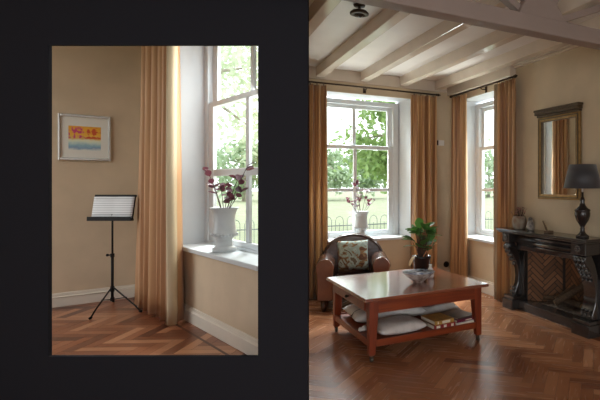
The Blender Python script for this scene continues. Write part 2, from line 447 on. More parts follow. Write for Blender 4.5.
# fireplace wall
FY0, FY1 = -1.86, -2.84
b = MB()
b.box(0, .36, -.25, 0, 0, 2.95); b.box(0, .36, -1.52, -.25, 0, .68); b.box(0, .36, -1.52, -.25, 2.66, 2.95)
b.box(0, .36, FY0, -1.52, 0, 2.95); b.box(0, .36, FY1, FY0, .70, 2.95); b.box(0, .36, -9.2, FY1, 0, 2.95)
o = st(b.build('wall_right', [M['wall'], M['white_matt']]))
paint_reveal(o, lambda p: .1 < p.center.x < .25 and ((abs(p.normal.y) > .5 and -1.55 < p.center.y < -.2 and abs(p.center.z - 1.4) < .2) or (p.normal.z < -.5 and 2.6 < p.center.z < 2.7)))
# hidden left wall, closes the room behind the partition
b = MB()
q0, q1 = LW0, LW1
b.prism([tuple(q0), tuple(q1), tuple(q1 + lnor * .07), tuple(q0 + lnor * .07 + Vector((0, .2)))], 0, 2.95)
st(b.build('wall_left', M['wall']))
b = MB()
b.box(-2.2, 0, -.022, 0, 0, .15); b.box(-2.2, 0, -.016, 0, .15, .17); st(b.build('baseboard_back', M['skirting'], bevel=.004))
b = MB()
b.box(-.022, 0, -1.64, -.022, 0, .15); b.box(-.016, 0, -1.64, -.016, .15, .17); b.box(-.022, 0, -9, -3.14, 0, .15)
st(b.build('baseboard_right', M['skirting'], bevel=.004))

# ceiling beams
def beam(x, y0, y1):
    b = MB(); b.box(x - .05, x + .05, y0, y1, 2.826, 2.96); return st(b.build('ceiling_beam', M['beam'], bevel=.006))
for x in (-.25, -.80, -1.37, -1.95, -2.51, -3.09, -3.69, -4.27):
    y1 = 0
    if x < LW0.x:
        t = (x - LW0.x) / (LW1.x - LW0.x); y1 = LW0.y + t * (LW1.y - LW0.y) if t <= 1 else -4.3
    beam(x, -8.6, y1)
b = MB(); b.box(-2.2, -.1, -.03, 0, 2.80, 2.95); st(b.build('trim_1', M['beam']), 'cream frieze board between the beam ends over the left window')
b = MB(); b.box(-.085, 0, -1.61, 0, 2.755, 2.94); b.box(-.10, 0, -1.61, 0, 2.905, 2.94); st(b.build('trim_2', M['beam'], bevel=.004), 'cream pelmet board above the window beside the fireplace')
b = MB(); b.box(-.06, 0, -8.6, -1.61, 2.87, 2.95); b.box(-.035, 0, -8.6, -1.61, 2.845, 2.87); st(b.build('trim_3', M['beam'], bevel=.004), 'cream cornice strip along the fireplace wall')
b = MB(); b.poly([(-.30, -1.70, .002), (-.19, -1.70, .002), (-.19, -3.3, .002), (-.30, -3.3, .002)]); st(b.build('trim_4', M['border']), 'light plank strip let into the floor before the fireplace')

# tie beam with carved fan
TY = -3.66
b = MB(); b.box(-4.2, 0, TY - .06, TY + .06, 2.515, 2.632); st(b.build('tie_beam', M['tie'], bevel=.008), 'shade-darkened wooden tie beam crossing the room below the ceiling')
fan = thing('fan_bracket', 'half-round shade-darkened boss with struts fanning out above the tie beam', 'bracket', (-1.30, TY, 2.575))
b = MB(); b.prism([(.21 * math.cos(PI * k / 20), .21 * math.sin(PI * k / 20)) for k in range(21)], -.055, .055, 'y'); b.build('boss', M['tie'], fan, bevel=.008)
for a in (22, 56, 90, 122, 152):
    d = Vector((math.cos(R(a)), 0, math.sin(R(a)))); l = min(.245 / max(.02, math.sin(R(a))), .75)
    b = MB(); t = Matrix.Rotation(-R(a), 3, 'Y')
    c0 = d * (.13 + l) / 2
    b.box(c0.x - (l - .13) / 2, c0.x + (l - .13) / 2, -.03, .03, c0.z - .024, c0.z + .024, rot=t); b.build('strut', M['tie'], fan)

# ---------------------------------------------------------------- windows
def sash(root, name, m3, a0, a1, z0, z1, off, cols, rows, stile=.05, rail=.05, bar=.026, th=.04):
    """m3 maps (along, depth, z) into the frame's axes"""
    def bx(b, u0, u1, w0, w1, d=th):
        p0, p1 = m3(u0, off - d / 2, w0), m3(u1, off + d / 2, w1)
        b.box(min(p0[0], p1[0]), max(p0[0], p1[0]), min(p0[1], p1[1]), max(p0[1], p1[1]), w0, w1)
    b = MB()
    bx(b, a0, a0 + stile, z0, z1); bx(b, a1 - stile, a1, z0, z1)
    bx(b, a0 + stile, a1 - stile, z0, z0 + rail); bx(b, a0 + stile, a1 - stile, z1 - rail, z1)
    for i in cols: bx(b, i - bar / 2, i + bar / 2, z0 + rail, z1 - rail, th * .8)
    us = [a0 + stile] + [e for i in cols for e in (i - bar / 2, i + bar / 2)] + [a1 - stile]
    for j in rows:
        for k in range(0, len(us), 2): bx(b, us[k], us[k + 1], j - bar / 2, j + bar / 2, th * .8)
    f = b.build(name, M['white'], root, bevel=.005)
    g = MB(); bx(g, a0 + stile * .8, a1 - stile * .8, z0 + rail * .8, z1 - rail * .8, .004); g.build('pane', M['glass'], f)

def window(name, label, m3, a0, a1, z0, zm, z1, bar_at, row, out0, out1, sill_d0, sill_ext, fr=.085, stile=.07, sillz=.71, st_h=.035, bw=.048):
    root = sroot(name, label)
    def bx(b, u0, u1, d0, d1, w0, w1):
        p0, p1 = m3(u0, d0, w0), m3(u1, d1, w1)
        b.box(min(p0[0], p1[0]), max(p0[0], p1[0]), min(p0[1], p1[1]), max(p0[1], p1[1]), w0, w1)
    b = MB()
    for u0, u1 in ((a0, a0 + fr), (a1 - fr, a1)): bx(b, u0, u1, out0, out1, z0, z1)
    bx(b, a0 + fr, a1 - fr, out0, out1, z1 - fr * .75, z1); bx(b, a0 + fr, a1 - fr, out0, out1, z0, z0 + .03)
    b.build('window_frame', M['white'], root, bevel=.005)
    sash(root, 'upper_sash', m3, a0 + fr, a1 - fr, zm - .02, z1 - fr * .75, out0 + .075, [bar_at], [], stile, .05, bw)
    sash(root, 'lower_sash', m3, a0 + fr, a1 - fr, z0 + .03, zm + .025, out0 + .03, [bar_at], [row], stile, .055, bw)
    b = MB(); bx(b, a0 - sill_ext[0], a1 + sill_ext[1], sill_d0, out0 + .01, sillz - st_h, sillz)
    b.build('window_sill', M['white'], root, bevel=.008)
    return root
window('window_1', 'left sash window with an urn on its sill', lambda a, d, z: (a, d, z), -2.03, -.748, .71, 1.967, 2.62, -1.391, 1.366, .26, .36, -.05, (.07, .075))
window('window_2', 'sash window nearer the fireplace', lambda a, d, z: (d, a, z), -1.52, -.25, .71, 1.967, 2.62, -.885, 1.366, .26, .36, -.05, (.03, .03))

# ================================================================= SETTING: side room
FR = SIDE
bn = Vector((-.0783, -.9969)); bd = Vector((-.9969, .0783))             # inner normal and run of its far wall
hq0, hq1 = (SIDE.inverted() @ Vector((LW0.x, LW0.y, 0))).to_2d(), (SIDE.inverted() @ Vector((LW1.x, LW1.y, 0))).to_2d()
hn = (hq1 - hq0).normalized(); hn = Vector((-hn.y, hn.x)); hn = hn if hn.x > 0 else -hn
HC = (tuple(hq0 - hn * .03), tuple(hn))                                # stays on the side-room face of the dividing wall
def in_side(X, Y):
    w = SIDE @ Vector((X, Y, 0)); p = PART.inverted() @ w
    return p.y > 2.95
st(herringbone('floor_side', M['floor_side'], [((0, 0), (1, 0)), ((0, 0), (-bn.x, -bn.y)), HC], in_side, -2.6, .3, -5.0, .4, R(45 + 90), W=.10, n=5, sig=.19))
pe = [SIDE.inverted() @ (PART @ Vector(v)) for v in ((-.98, 2.96, 0), (-3.6, 2.96, 0))]
end = bd * 2.5
sp = [(.34, -.0), (.34, -3.3), (.1, -3.75), tuple(pe[0].to_2d()), tuple(pe[1].to_2d()), tuple(end), (0.0, 0.0)]
b = MB(); b.poly([(x, y, -.004) for x, y in sp]); st(b.build('floor_base_side', M['gap']))
b = MB(); b.prism([(.34, -.0), (.34, -3.3), (.1, -3.75), tuple(pe[0].to_2d()), tuple(pe[1].to_2d()), tuple(end - bn * .3), (.34, .3)], 3.45, 3.6); st(b.build('ceiling_side', M['white_matt']))
b = MB(); b.prism([(0, 0), tuple(bd * 2.8), tuple(bd * 2.8 - bn * .3), (.34, .34), (.34, 0)], 0, 3.45); st(b.build('wall_side_back', M['wall_side']))
b = MB()
b.box(0, .34, -1.42, 0, 0, 3.45)
b.prism([(0, -3.45), (0, -1.42), (.34, -1.42), (.34, -3.3)], 0, .74)
b.prism([(0, -3.45), (0, -1.42), (.34, -1.42), (.34, -3.3)], 3.15, 3.45)
b.prism([(0, -3.9), (0, -3.45), (.34, -3.3), (.10, -3.75)], 0, 3.45)
o = st(b.build('wall_side_right', [M['wall_side'], M['white_matt']]))
paint_reveal(o, lambda p: .1 < p.center.x < .25 and abs(p.normal.y) > .5 and p.center.y < -1 and 1 < p.center.z < 2.5)
b = MB(); b.box(-2.55, -2.5, -.1, .3, 0, 3.45); b.box(-2.55, -2.5, -2.4, -.1, 0, .4); b.box(-2.55, -2.5, -2.4, -.1, 3.1, 3.45); st(b.build('wall_side_left', M['wall_side']))
window('window_3', 'sash window of the side room behind an urn', lambda a, d, z: (d, a, z), -3.30, -1.42, .785, 2.335, 3.15, -2.535, 1.574, .25, .34, -.045, (.15, 0), fr=.10, stile=.13, sillz=.785, st_h=.045, bw=.075)
b = MB(); b.box(-.025, 0, -3.85, 0, 0, .13); b.box(-.017, 0, -3.85, 0, .13, .165); b.box(-.032, 0, -3.85, 0, .108, .124); st(b.build('baseboard_side_right', M['skirting'], bevel=.005))
b = MB()
for d, z0, z1 in ((.025, 0, .13), (.017, .13, .165), (.032, .108, .124)):
    b.prism([tuple(bd * .02), tuple(bd * 2.45), tuple(bd * 2.45 + bn * d), tuple(bd * .02 + bn * d)], z0, z1)
st(b.build('baseboard_side_back', M['skirting'], bevel=.005))

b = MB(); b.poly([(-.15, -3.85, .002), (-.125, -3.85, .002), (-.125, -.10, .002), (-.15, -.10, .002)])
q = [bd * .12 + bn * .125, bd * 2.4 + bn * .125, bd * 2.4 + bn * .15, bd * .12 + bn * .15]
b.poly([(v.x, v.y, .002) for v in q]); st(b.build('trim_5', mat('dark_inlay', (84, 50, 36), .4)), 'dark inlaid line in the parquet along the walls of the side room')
# ---------------------------------------------------------------- charcoal partition with a rectangular opening
FR = PART
b = MB()
X0, X1, Z0, Z1 = -2.525, -1.2698, .417, 2.2836
b.box(-4.5, X0, 2.935, 2.96, 0, 2.95); b.box(X1, -.9726, 2.935, 2.96, 0, 2.95)
b.box(X0, X1, 2.935, 2.96, 0, Z0); b.box(X0, X1, 2.935, 2.96, Z1, 2.95)
b.box(-4.5, -.98, 2.93, 2.96, 2.95, 3.6)
st(b.build('wall_partition', M['charcoal']), 'charcoal partition wall with a rectangular opening into the side room')
# the walls behind the viewer, with tall openings that let daylight in
b = MB()
b.box(-4.6, -4.5, -2.6, 2.96, 0, 2.95)
st(b.build('wall_viewer_left', M['wall']))
b = MB()
b.box(-4.5, -2.2, -2.6, -2.5, 0, 2.95); b.box(-.9, .9, -2.6, -2.5, 0, 2.95); b.box(2.2, 4.6, -2.6, -2.5, 0, 2.95)
b.box(-2.2, -.9, -2.6, -2.5, 2.5, 2.95); b.box(.9, 2.2, -2.6, -2.5, 2.5, 2.95); b.box(-2.2, -.9, -2.6, -2.5, 0, .7); b.box(.9, 2.2, -2.6, -2.5, 0, .7)
st(b.build('wall_viewer_back', M['wall']))
FR = MAIN

# ================================================================= CURTAINS
def curtain_mesh(w, h, folds, amp, seed, flare=.0):
    rng = random.Random(seed); b = MB(); nx = folds * 12; nz = 16
    ph = [rng.uniform(-.5, .5) for _ in range(folds + 2)]; am = [rng.uniform(.7, 1.25) for _ in range(folds + 2)]
    rows = []
    for j in range(nz + 1):
        v = j / nz; row = []
        for i in range(nx + 1):
            u = i / nx; f = u * folds; k = int(f)
            a = am[k] * (1 - (f - k)) + am[k + 1] * (f - k); pp = ph[k] * (1 - (f - k)) + ph[k + 1] * (f - k)
            s1 = math.sin(2 * PI * f + pp * v * 1.5)
            y = amp * a * (.62 + .38 * v) * (s1 + .18 * math.sin(4 * PI * f + 1 + pp))
            x = (u - .5) * w * (1 + flare * v * v) + amp * .35 * math.cos(2 * PI * f) * v
            row.append(b.bm.verts.new((x, y, h * (1 - v))))
        rows.append(row)
    for j in range(nz):
        for i in range(nx): b.bm.faces.new([rows[j][i], rows[j][i + 1], rows[j + 1][i + 1], rows[j + 1][i]])
    return b
def curtain(label, loc, rotz, w, h, folds, amp, seed, m, group, rings=True, flare=0.0, lining=0):
    t = thing('curtain', label, 'curtain', loc, rotz, group)
    curtain_mesh(w, h, folds, amp, seed, flare).build('drape', m, t, smooth=True, solid=.004)
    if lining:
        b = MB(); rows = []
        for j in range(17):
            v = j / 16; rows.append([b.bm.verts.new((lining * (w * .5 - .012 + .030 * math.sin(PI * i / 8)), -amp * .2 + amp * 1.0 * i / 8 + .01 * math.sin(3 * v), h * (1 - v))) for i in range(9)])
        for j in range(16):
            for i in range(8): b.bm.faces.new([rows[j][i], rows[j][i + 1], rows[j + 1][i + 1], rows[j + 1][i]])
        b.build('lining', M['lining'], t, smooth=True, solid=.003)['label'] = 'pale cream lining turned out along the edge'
    if rings:
        for k in range(folds):
            x = ((k + .5) / folds - .5) * w
            b = MB(); b.tube([(x, .018 * math.cos(a), h + .012 + .018 * math.sin(a)) for a in [2 * PI * i / 12 for i in range(13)]], .003, 5, False)
            b.build('ring', M['bronze'], t, smooth=True)
    return t
g = 'gold curtains of the main room'
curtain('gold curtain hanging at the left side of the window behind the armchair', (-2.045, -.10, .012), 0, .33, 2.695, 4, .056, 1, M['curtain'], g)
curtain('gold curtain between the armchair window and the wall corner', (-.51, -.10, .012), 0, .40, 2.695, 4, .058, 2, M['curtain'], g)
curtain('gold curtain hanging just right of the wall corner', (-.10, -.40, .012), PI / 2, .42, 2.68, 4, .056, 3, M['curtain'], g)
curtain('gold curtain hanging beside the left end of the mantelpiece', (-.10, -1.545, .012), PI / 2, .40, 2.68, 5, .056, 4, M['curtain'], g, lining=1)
def rod(label, loc, rotz, x0, x1, brackets, fins):
    t = thing('curtain_rod', label, 'curtain rod', loc, rotz)
    b = MB(); b.tube([(x0, 0, 0), (x1, 0, 0)], .011, 10); b.build('pole', M['bronze'], t, smooth=True)
    for x in fins:
        d = 1 if x == x1 else -1
        b = MB(); b.ball((x + d * .02, 0, 0), .02); b.tube([(x - d * .02, 0, 0), (x, 0, 0)], .015, 10); b.ball((x + d * .045, 0, 0), .011); b.build('finial', M['bronze'], t, smooth=True)
    for x in brackets:
        b = MB(); b.tube([(x, 0, 0), (x, .03, -.022), (x, .10, -.022)], .008, 8); b.box(x - .02, x + .02, .09, .10, -.06, .02); b.build('bracket', M['bronze'], t)
rod('dark bronze curtain rod above the window behind the armchair', (0, -.10, 2.737), 0, -2.16, -.30, (-1.35, -2.1), (-.30,))
rod('dark bronze curtain rod above the window beside the fireplace', (-.10, 0, 2.722), -PI / 2, .17, 1.72, (.95,), (.17, 1.72))
FR = SIDE
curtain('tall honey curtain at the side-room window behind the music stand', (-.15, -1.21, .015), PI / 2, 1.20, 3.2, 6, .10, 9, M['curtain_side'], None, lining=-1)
rod('dark bronze rod carrying the tall honey curtain in the side room', (-.15, 0, 3.245), -PI / 2, .1, 2.0, (.2,), (2.0,))
FR = MAIN

# ================================================================= COFFEE TABLE
TW, TD, TH = 1.187, 1.107, .53
tb = thing('coffee_table', 'square cherry wood coffee table on brass castors with a lower shelf', 'coffee table', (-1.655, -2.09, 0), R(1.3))
b = MB(); b.box(-TW / 2, TW / 2, -TD / 2, TD / 2, TH - .028, TH); b.build('tabletop', M['cherry_top'], tb, bevel=.006)
ix, iy, lw = TW / 2 - .050, TD / 2 - .050, .076
for sx in (-1, 1):
    for sy in (-1, 1):
        b = MB(); x1, y1 = sx * ix, sy * iy
        top = [(x1, y1), (x1 - sx * lw, y1), (x1 - sx * lw, y1 - sy * lw), (x1, y1 - sy * lw)]
        bot = [(x1, y1), (x1 - sx * lw * .7, y1), (x1 - sx * lw * .7, y1 - sy * lw * .7), (x1, y1 - sy * lw * .7)]
        lo = [b.bm.verts.new((p[0], p[1], .055)) for p in bot]; mi = [b.bm.verts.new((p[0], p[1], .37)) for p in top]; hi = [b.bm.verts.new((p[0], p[1], TH - .028)) for p in top]
        for A, B in ((lo, mi), (mi, hi)):
            for k in range(4): b.bm.faces.new([A[k], A[(k + 1) % 4], B[(k + 1) % 4], B[k]])
        b.bm.faces.new(lo); b.bm.faces.new(hi)
        leg = b.build('leg', M['cherry_z'], tb, bevel=.004)
        cx, cy = x1 - sx * lw * .35, y1 - sy * lw * .35
        b = MB(); b.tube([(cx, cy, .06), (cx, cy, .040)], .018, 12); b.tube([(cx - .010, cy, .018), (cx + .010, cy, .018)], .018, 14); b.box(cx - .014, cx - .011, cy - .008, cy + .008, .015, .045); b.box(cx + .011, cx + .014, cy - .008, cy + .008, .015, .045)
        b.build('castor', M['brass'], leg)
az0, az1 = TH - .135, TH - .028
for sy in (-1, 1):
    b = MB(); y = sy * (iy - .008); b.box(-ix + lw, ix - lw, y - .011, y + .011, az0, az1); b.build('apron', M['cherry'], tb, bevel=.003)
b = MB(); b.box(ix - .02, ix - .002, -iy + lw, iy - lw, az0, az1); b.build('apron', M['cherry'], tb, bevel=.003)
b = MB(); b.box(-ix + .002, -ix + .02, -iy + lw, iy - lw, az0, az1); b.build('apron', M['cherry'], tb, bevel=.003)
b = MB(); b.box(-ix - .008, -ix + .004, -iy + lw + .02, iy - lw - .02, az0 + .014, az1 - .010); dr = b.build('drawer', M['cherry'], tb, bevel=.003)
b = MB(); b.ball((-ix - .03, .0, (az0 + az1) / 2), .014); b.tube([(-ix - .008, 0, (az0 + az1) / 2), (-ix - .03, 0, (az0 + az1) / 2)], .007, 10); b.build('knob', M['darkwood'], dr, smooth=True)
SHZ = .165
b = MB(); b.box(-ix + .02, ix - .02, -iy + .02, iy - .02, SHZ - .02, SHZ); b.build('lower_shelf', M['cherry'], tb)
for x0, x1, y0, y1 in ((-ix + lw * .8, ix - lw * .8, -iy + .004, -iy + .022), (-ix + lw * .8, ix - lw * .8, iy - .022, iy - .004), (-ix + .004, -ix + .022, -iy + lw * .8, iy - lw * .8), (ix - .022, ix - .004, -iy + lw * .8, iy - lw * .8)):
    b = MB(); b.box(x0, x1, y0, y1, SHZ - .045, SHZ + .012); b.build('shelf_rail', M['cherry'], tb, bevel=.003)

# pillows and blanket on the shelf
def pillow_mb(w, d, h, seed=0, n=18):
    b = MB(); rng = random.Random(seed); ph = [rng.uniform(0, 6) for _ in range(4)]
    def P(i, j, s):
        u, v = 2 * i / n - 1, 2 * j / n - 1
        t = max(0, (1 - u ** 4) * (1 - v ** 4)) ** .55
        wob = .10 * math.sin(3 * u + ph[0]) * math.sin(4 * v + ph[1]) * t
        k = 1 - .06 * (1 - abs(v)) * (abs(u) > .99) - .06 * (1 - abs(u)) * (abs(v) > .99)
        return (u * w / 2 * (k if abs(u) > .99 else 1), v * d / 2 * (k if abs(v) > .99 else 1), s * h / 2 * (t + wob) + h / 2)
    top = [[b.bm.verts.new(P(i, j, 1)) for j in range(n + 1)] for i in range(n + 1)]
    bot = [[top[i][j] if i in (0, n) or j in (0, n) else b.bm.verts.new(P(i, j, -1)) for j in range(n + 1)] for i in range(n + 1)]
    for i in range(n):
        for j in range(n):
            b.bm.faces.new([top[i][j], top[i + 1][j], top[i + 1][j + 1], top[i][j + 1]])
            b.bm.faces.new([bot[i][j], bot[i][j + 1], bot[i + 1][j + 1], bot[i + 1][j]])
    return b
sz = SHZ + .001
tag(pillow_mb(.44, .36, .10, 1).build('pillow', M['linen'], smooth=True, loc=(-1.87, -2.40, sz), rotz=R(4)), 'flat grey linen pillow at the front edge of the coffee table shelf', 'pillow')
pl = thing('pillow', 'larger pale pillow with a dark band lying at the back of the table shelf', 'pillow', (-1.80, -1.92, sz), R(-3))
pillow_mb(.70, .50, .13, 2).build('cover', M['linen2'], pl, smooth=True)
b = MB(); n = 20
pts = []
for k in range(n + 1):
    u = 2 * k / n - 1; t = max(0, 1 - u ** 4) ** .55
    pts.append((u * .34, -.08, .065 + .065 * t * .99))
b.tube(pts, .006, 6); b.build('band', M['tape'], pl)
b = MB(); rng = random.Random(5); n = 16; rows = []
for i in range(n + 1):
    row = []
    for j in range(n + 1):
        u, v = i / n - .5, j / n - .5
        z = .075 + .02 * math.sin(6 * u + 2 * v) * math.cos(5 * v) + .012 * math.sin(14 * u - 6 * v)
        e = max(abs(u), abs(v)); z *= 1 if e < .36 else max(.10, 1 - (e - .36) / .14 * .9)
        row.append(b.bm.verts.new((u * .46, v * .42, z)))
    rows.append(row)
for i in range(n):
    for j in range(n): b.bm.faces.new([rows[i][j], rows[i + 1][j], rows[i + 1][j + 1], rows[i][j + 1]])
tag(b.build('blanket', M['linen'], smooth=True, solid=.006, loc=(-1.30, -1.93, sz + .002), rotz=R(8)), 'rumpled grey blanket behind the books on the table shelf', 'blanket')
b = MB(); b.ball((0, 0, .022), .028, 1.3, .9, .75); b.ball((.03, -.012, .016), .018, 1, 1, .85); b.ball((-.025, .015, .02), .02); b.ball((-.005, -.01, .042), .017, 1.2, .8, .7)
tag(b.build('cloth', M['linen2'], smooth=True, loc=(-2.125, -2.28, sz), rotz=.4), 'small crumpled white cloth at the left end of the table shelf', 'cloth')

def book(label, loc, rotz, w, d, h, rgb, band=None):
    t = thing('book', label, 'book', loc, rotz, 'books on the coffee table shelf')
    cm = mat('book_cover', rgb, .4, rgb2=tuple(int(v * .85) for v in rgb), nscale=14)
    b = MB(); b.box(-w / 2, w / 2, -d / 2, d / 2, 0, .003); b.box(-w / 2, w / 2, -d / 2, d / 2, h - .003, h); b.box(-w / 2, w / 2, -d / 2, -d / 2 + .003, .003, h - .003)
    b.build('cover', cm, t)
    b = MB(); b.box(-w / 2 + .004, w / 2 - .004, -d / 2 + .004, d / 2 - .004, .003, h - .003); b.build('page_block', M['pages'], t)
    if band:
        lm_ = mat('spine_label', (226, 218, 200), .5)
        for x0, x1 in band:
            b = MB(); b.box(x0 * w, x1 * w, -d / 2 - .001, -d / 2, .006, h - .006); b.build('spine_label', lm_, t)
by = -2.44
book('thick red book with pale spine labels under the yellow book', (-1.485, by, sz), R(3), .215, .26, .040, (150, 40, 44), ((-.40, -.22), (-.05, .08), (.30, .42)))
book('yellow ochre book lying on top of the thick red book', (-1.49, by, sz + .041), R(5), .20, .25, .034, (190, 146, 72), ((-.36, -.30), (-.12, .30)))
book('wide white book at the bottom of the right stack on the table shelf', (-1.245, by + .03, sz), R(6), .25, .29, .026, (226, 224, 222), ((-.4, .4),))
book('magenta book lying on the wide white book', (-1.245, by + .03, sz + .027), R(7), .24, .27, .022, (122, 30, 66), ((-.1, .2),))
book('dark patterned magazine on top of the magenta book', (-1.25, by + .06, sz + .050), R(12), .22, .28, .012, (96, 84, 76))

# bowl, jug, pot plant on the table top
TZ = TH + .001
bw = thing('bowl', 'wide patterned ceramic bowl on the coffee table top', 'bowl', (-1.575, -2.225, TZ))
b = MB(); b.lathe([(.055, 0), (.06, .012), (.075, .02), (.115, .045), (.15, .075), (.168, .093), (.172, .095)], seg=36); b.build('outer_shell', M['bowl'], bw, smooth=True)
b = MB(); b.lathe([(.02, .026), (.07, .034), (.11, .053), (.145, .08), (.166, .0945), (.172, .0952)], seg=36); b.build('inner_glaze', M['bowlin'], bw, smooth=True); bw.scale = (.9, .9, 1)
b = MB(); b.lathe([(.028, 0), (.036, .02), (.037, .06), (.028, .085), (.014, .105), (.014, .125), (.02, .132)], seg=18)
jug = tag(b.build('bottle', M['ceramic'], smooth=True, loc=(-1.395, -2.11, TZ)), 'small white ceramic bottle between the bowl and the potted plant', 'bottle')
pp = thing('potted_plant', 'leafy green pot plant in a black pot on the coffee table', 'plant', (-1.37, -1.86, TZ))
b = MB(); b.lathe([(.075, 0), (.082, .01), (.090, .16), (.097, .165), (.097, .185), (.088, .185), (.085, .165)], seg=30); b.build('pot', M['pot'], pp, smooth=True)
b = MB(); b.lathe([(.001, .166), (.085, .164)], seg=24, close=False); b.build('soil', M['soil'], pp)
rng = random.Random(11); b = MB(); sb = MB()
for k in range(46):
    a = k * 2.4 + rng.uniform(-.3, .3); el = R(rng.uniform(15, 82)); hh = rng.uniform(.10, .44); rr = rng.uniform(.02, .12) * (1.15 - hh)
    base = Vector((.05 * math.cos(a) * rng.random(), .05 * math.sin(a) * rng.random(), .16))
    tip = Vector((rr * math.cos(a), rr * math.sin(a), .16 + hh * .72))
    sb.tube([base, (base + tip) / 2 + Vector((0, 0, .02)), tip], .0025, 5)
    d = Vector((math.cos(a) * math.cos(el), math.sin(a) * math.cos(el), math.sin(el) * .6))
    b.leaf(tip, d, Vector((0, 0, 1)) + .5 * Vector((rng.uniform(-1, 1), rng.uniform(-1, 1), 0)), rng.uniform(.09, .14), rng.uniform(.075, .115), rng.uniform(.1, .5))
b.build('foliage', M['leaf'], pp, smooth=True); sb.build('stems', M['stem'], pp)
b = MB()
for p0, p1 in (((.03, -.03, .16), (.10, -.06, .33)), ((.02, .02, .16), (.13, -.04, .38)), ((-.02, -.05, .16), (.05, -.09, .30))):
    b.tube([p0, Vector(p0).lerp(Vector(p1), .5) + Vector((.01, 0, .02)), p1], .007, 6)
b.build('flower_stalks', M['stalk'], pp, smooth=True)
b = MB(); b.leaf((-.09, -.05, .20), (-1, -.3, -.35), (0, 0, 1), .12, .05, .6); b.leaf((.09, -.09, .30), (.9, -.5, .5), (0, 0, 1), .07, .035, .2); b.build('faded_leaves', M['paleleaf'], pp, smooth=True)

# ================================================================= ARMCHAIR
ch = thing('armchair', 'brown leather club armchair with a round back below the window', 'armchair', (-1.685, -.58, 0), R(-17))
def arm_outline(w, z0, zt):
    r = w / 2; zc = zt - r
    return [(-r * .86, z0), (r * .86, z0), (r * .86, zc - .05), (r, zc)] + [(r * math.cos(PI * k / 14), zc + r * math.sin(PI * k / 14)) for k in range(1, 14)] + [(-r, zc), (-r * .86, zc - .05)]
for sx in (-1, 1):
    o_ = [(x + sx * .315, z) for x, z in arm_outline(.21, .13, .60)]
    b = MB(); b.prism(o_, -.36, .34, 'y'); am_ = b.build('arm', M['leather'], ch, bevel=.02, seg=3, auto=40)
    o2 = [(x * .93 + sx * .315, z) for x, z in [(x, .005 + z * .99) for x, z in arm_outline(.21, .13, .60)]]
    b = MB(); b.prism(o2, -.375, -.355, 'y'); b.build('arm_front', M['leather_front'], am_, bevel=.008, auto=40)
b = MB(); b.box(-.22, .22, -.34, .30, .13, .27); b.build('seat_base', M['leather'], ch, bevel=.015)
b = MB(); b.box(-.205, .205, -.37, .20, .27, .37); b.build('seat_cushion', M['leather'], ch, bevel=.04, seg=4, auto=50)
out = [(-.36, .13), (.36, .13)] + [(.385 * math.cos(PI * k / 20), .50 + .325 * math.sin(PI * k / 20)) for k in range(21)]
b = MB(); b.prism(out, .22, .36, 'y'); bk = b.build('backrest', M['leather'], ch, bevel=.035, seg=4, auto=50)
b = MB(); b.tube([(.37 * math.cos(PI * k / 20), .222, .50 + .31 * math.sin(PI * k / 20)) for k in range(21)], .008, 6); b.build('piping', M['darkwood'], bk, smooth=True)
for sx in (-1, 1):
    for y in (-.31, .28):
        b = MB(); b.lathe([(.022, 0), (.03, .04), (.036, .13)], (sx * .33, y, 0), 12); b.build('foot', M['darkwood'], ch, smooth=True)
# cushion leaning on the backrest
b = pillow_mb(.37, .37, .13, 4)
bmesh.ops.transform(b.bm, matrix=Matrix.Translation((0, 0, .012)) @ Matrix.Rotation(R(72), 4, 'X') @ Matrix.Translation((0, .185, 0)), verts=b.bm.verts[:])
tag(b.build('cushion', M['tapestry'], smooth=True, loc=(-1.68, -.555, .372), rotz=R(-11)), 'grey-green leaf-patterned cushion propped in the leather armchair', 'cushion')

# ================================================================= FIREPLACE
fp = thing('fireplace', 'black marble fireplace with carved console legs against the tan wall', 'fireplace', (0, -2.36, 0))
Y = lambda y: y + 2.36
b = MB(); b.box(-.285, -.002, Y(-3.09), Y(-1.60), .905, .932); b.box(-.265, -.002, Y(-3.07), Y(-1.62), .885, .905); b.build('mantel_shelf', M['marble'], fp, bevel=.006, seg=3)
b = MB(); b.box(-.15, -.002, Y(-2.84), Y(-1.85), .70, .885); fz = b.build('frieze', M['marble'], fp, bevel=.003)
for z, r in ((.850, .020), (.795, .026), (.755, .010)):
    b = MB(); b.tube([(-.155 - r * .4, Y(-2.84), z), (-.155 - r * .4, Y(-1.86), z)], r, 12); b.build('frieze_moulding', M['marble'], fz, smooth=True)
cons = [(-.03, .15), (-.145, .15), (-.15, .18), (-.135, .22), (-.105, .29), (-.095, .37), (-.105, .46), (-.135, .55), (-.18, .63), (-.22, .68), (-.24, .72), (-.235, .755), (-.21, .775), (-.15, .775), (-.10, .68), (-.06, .55), (-.03, .45)]
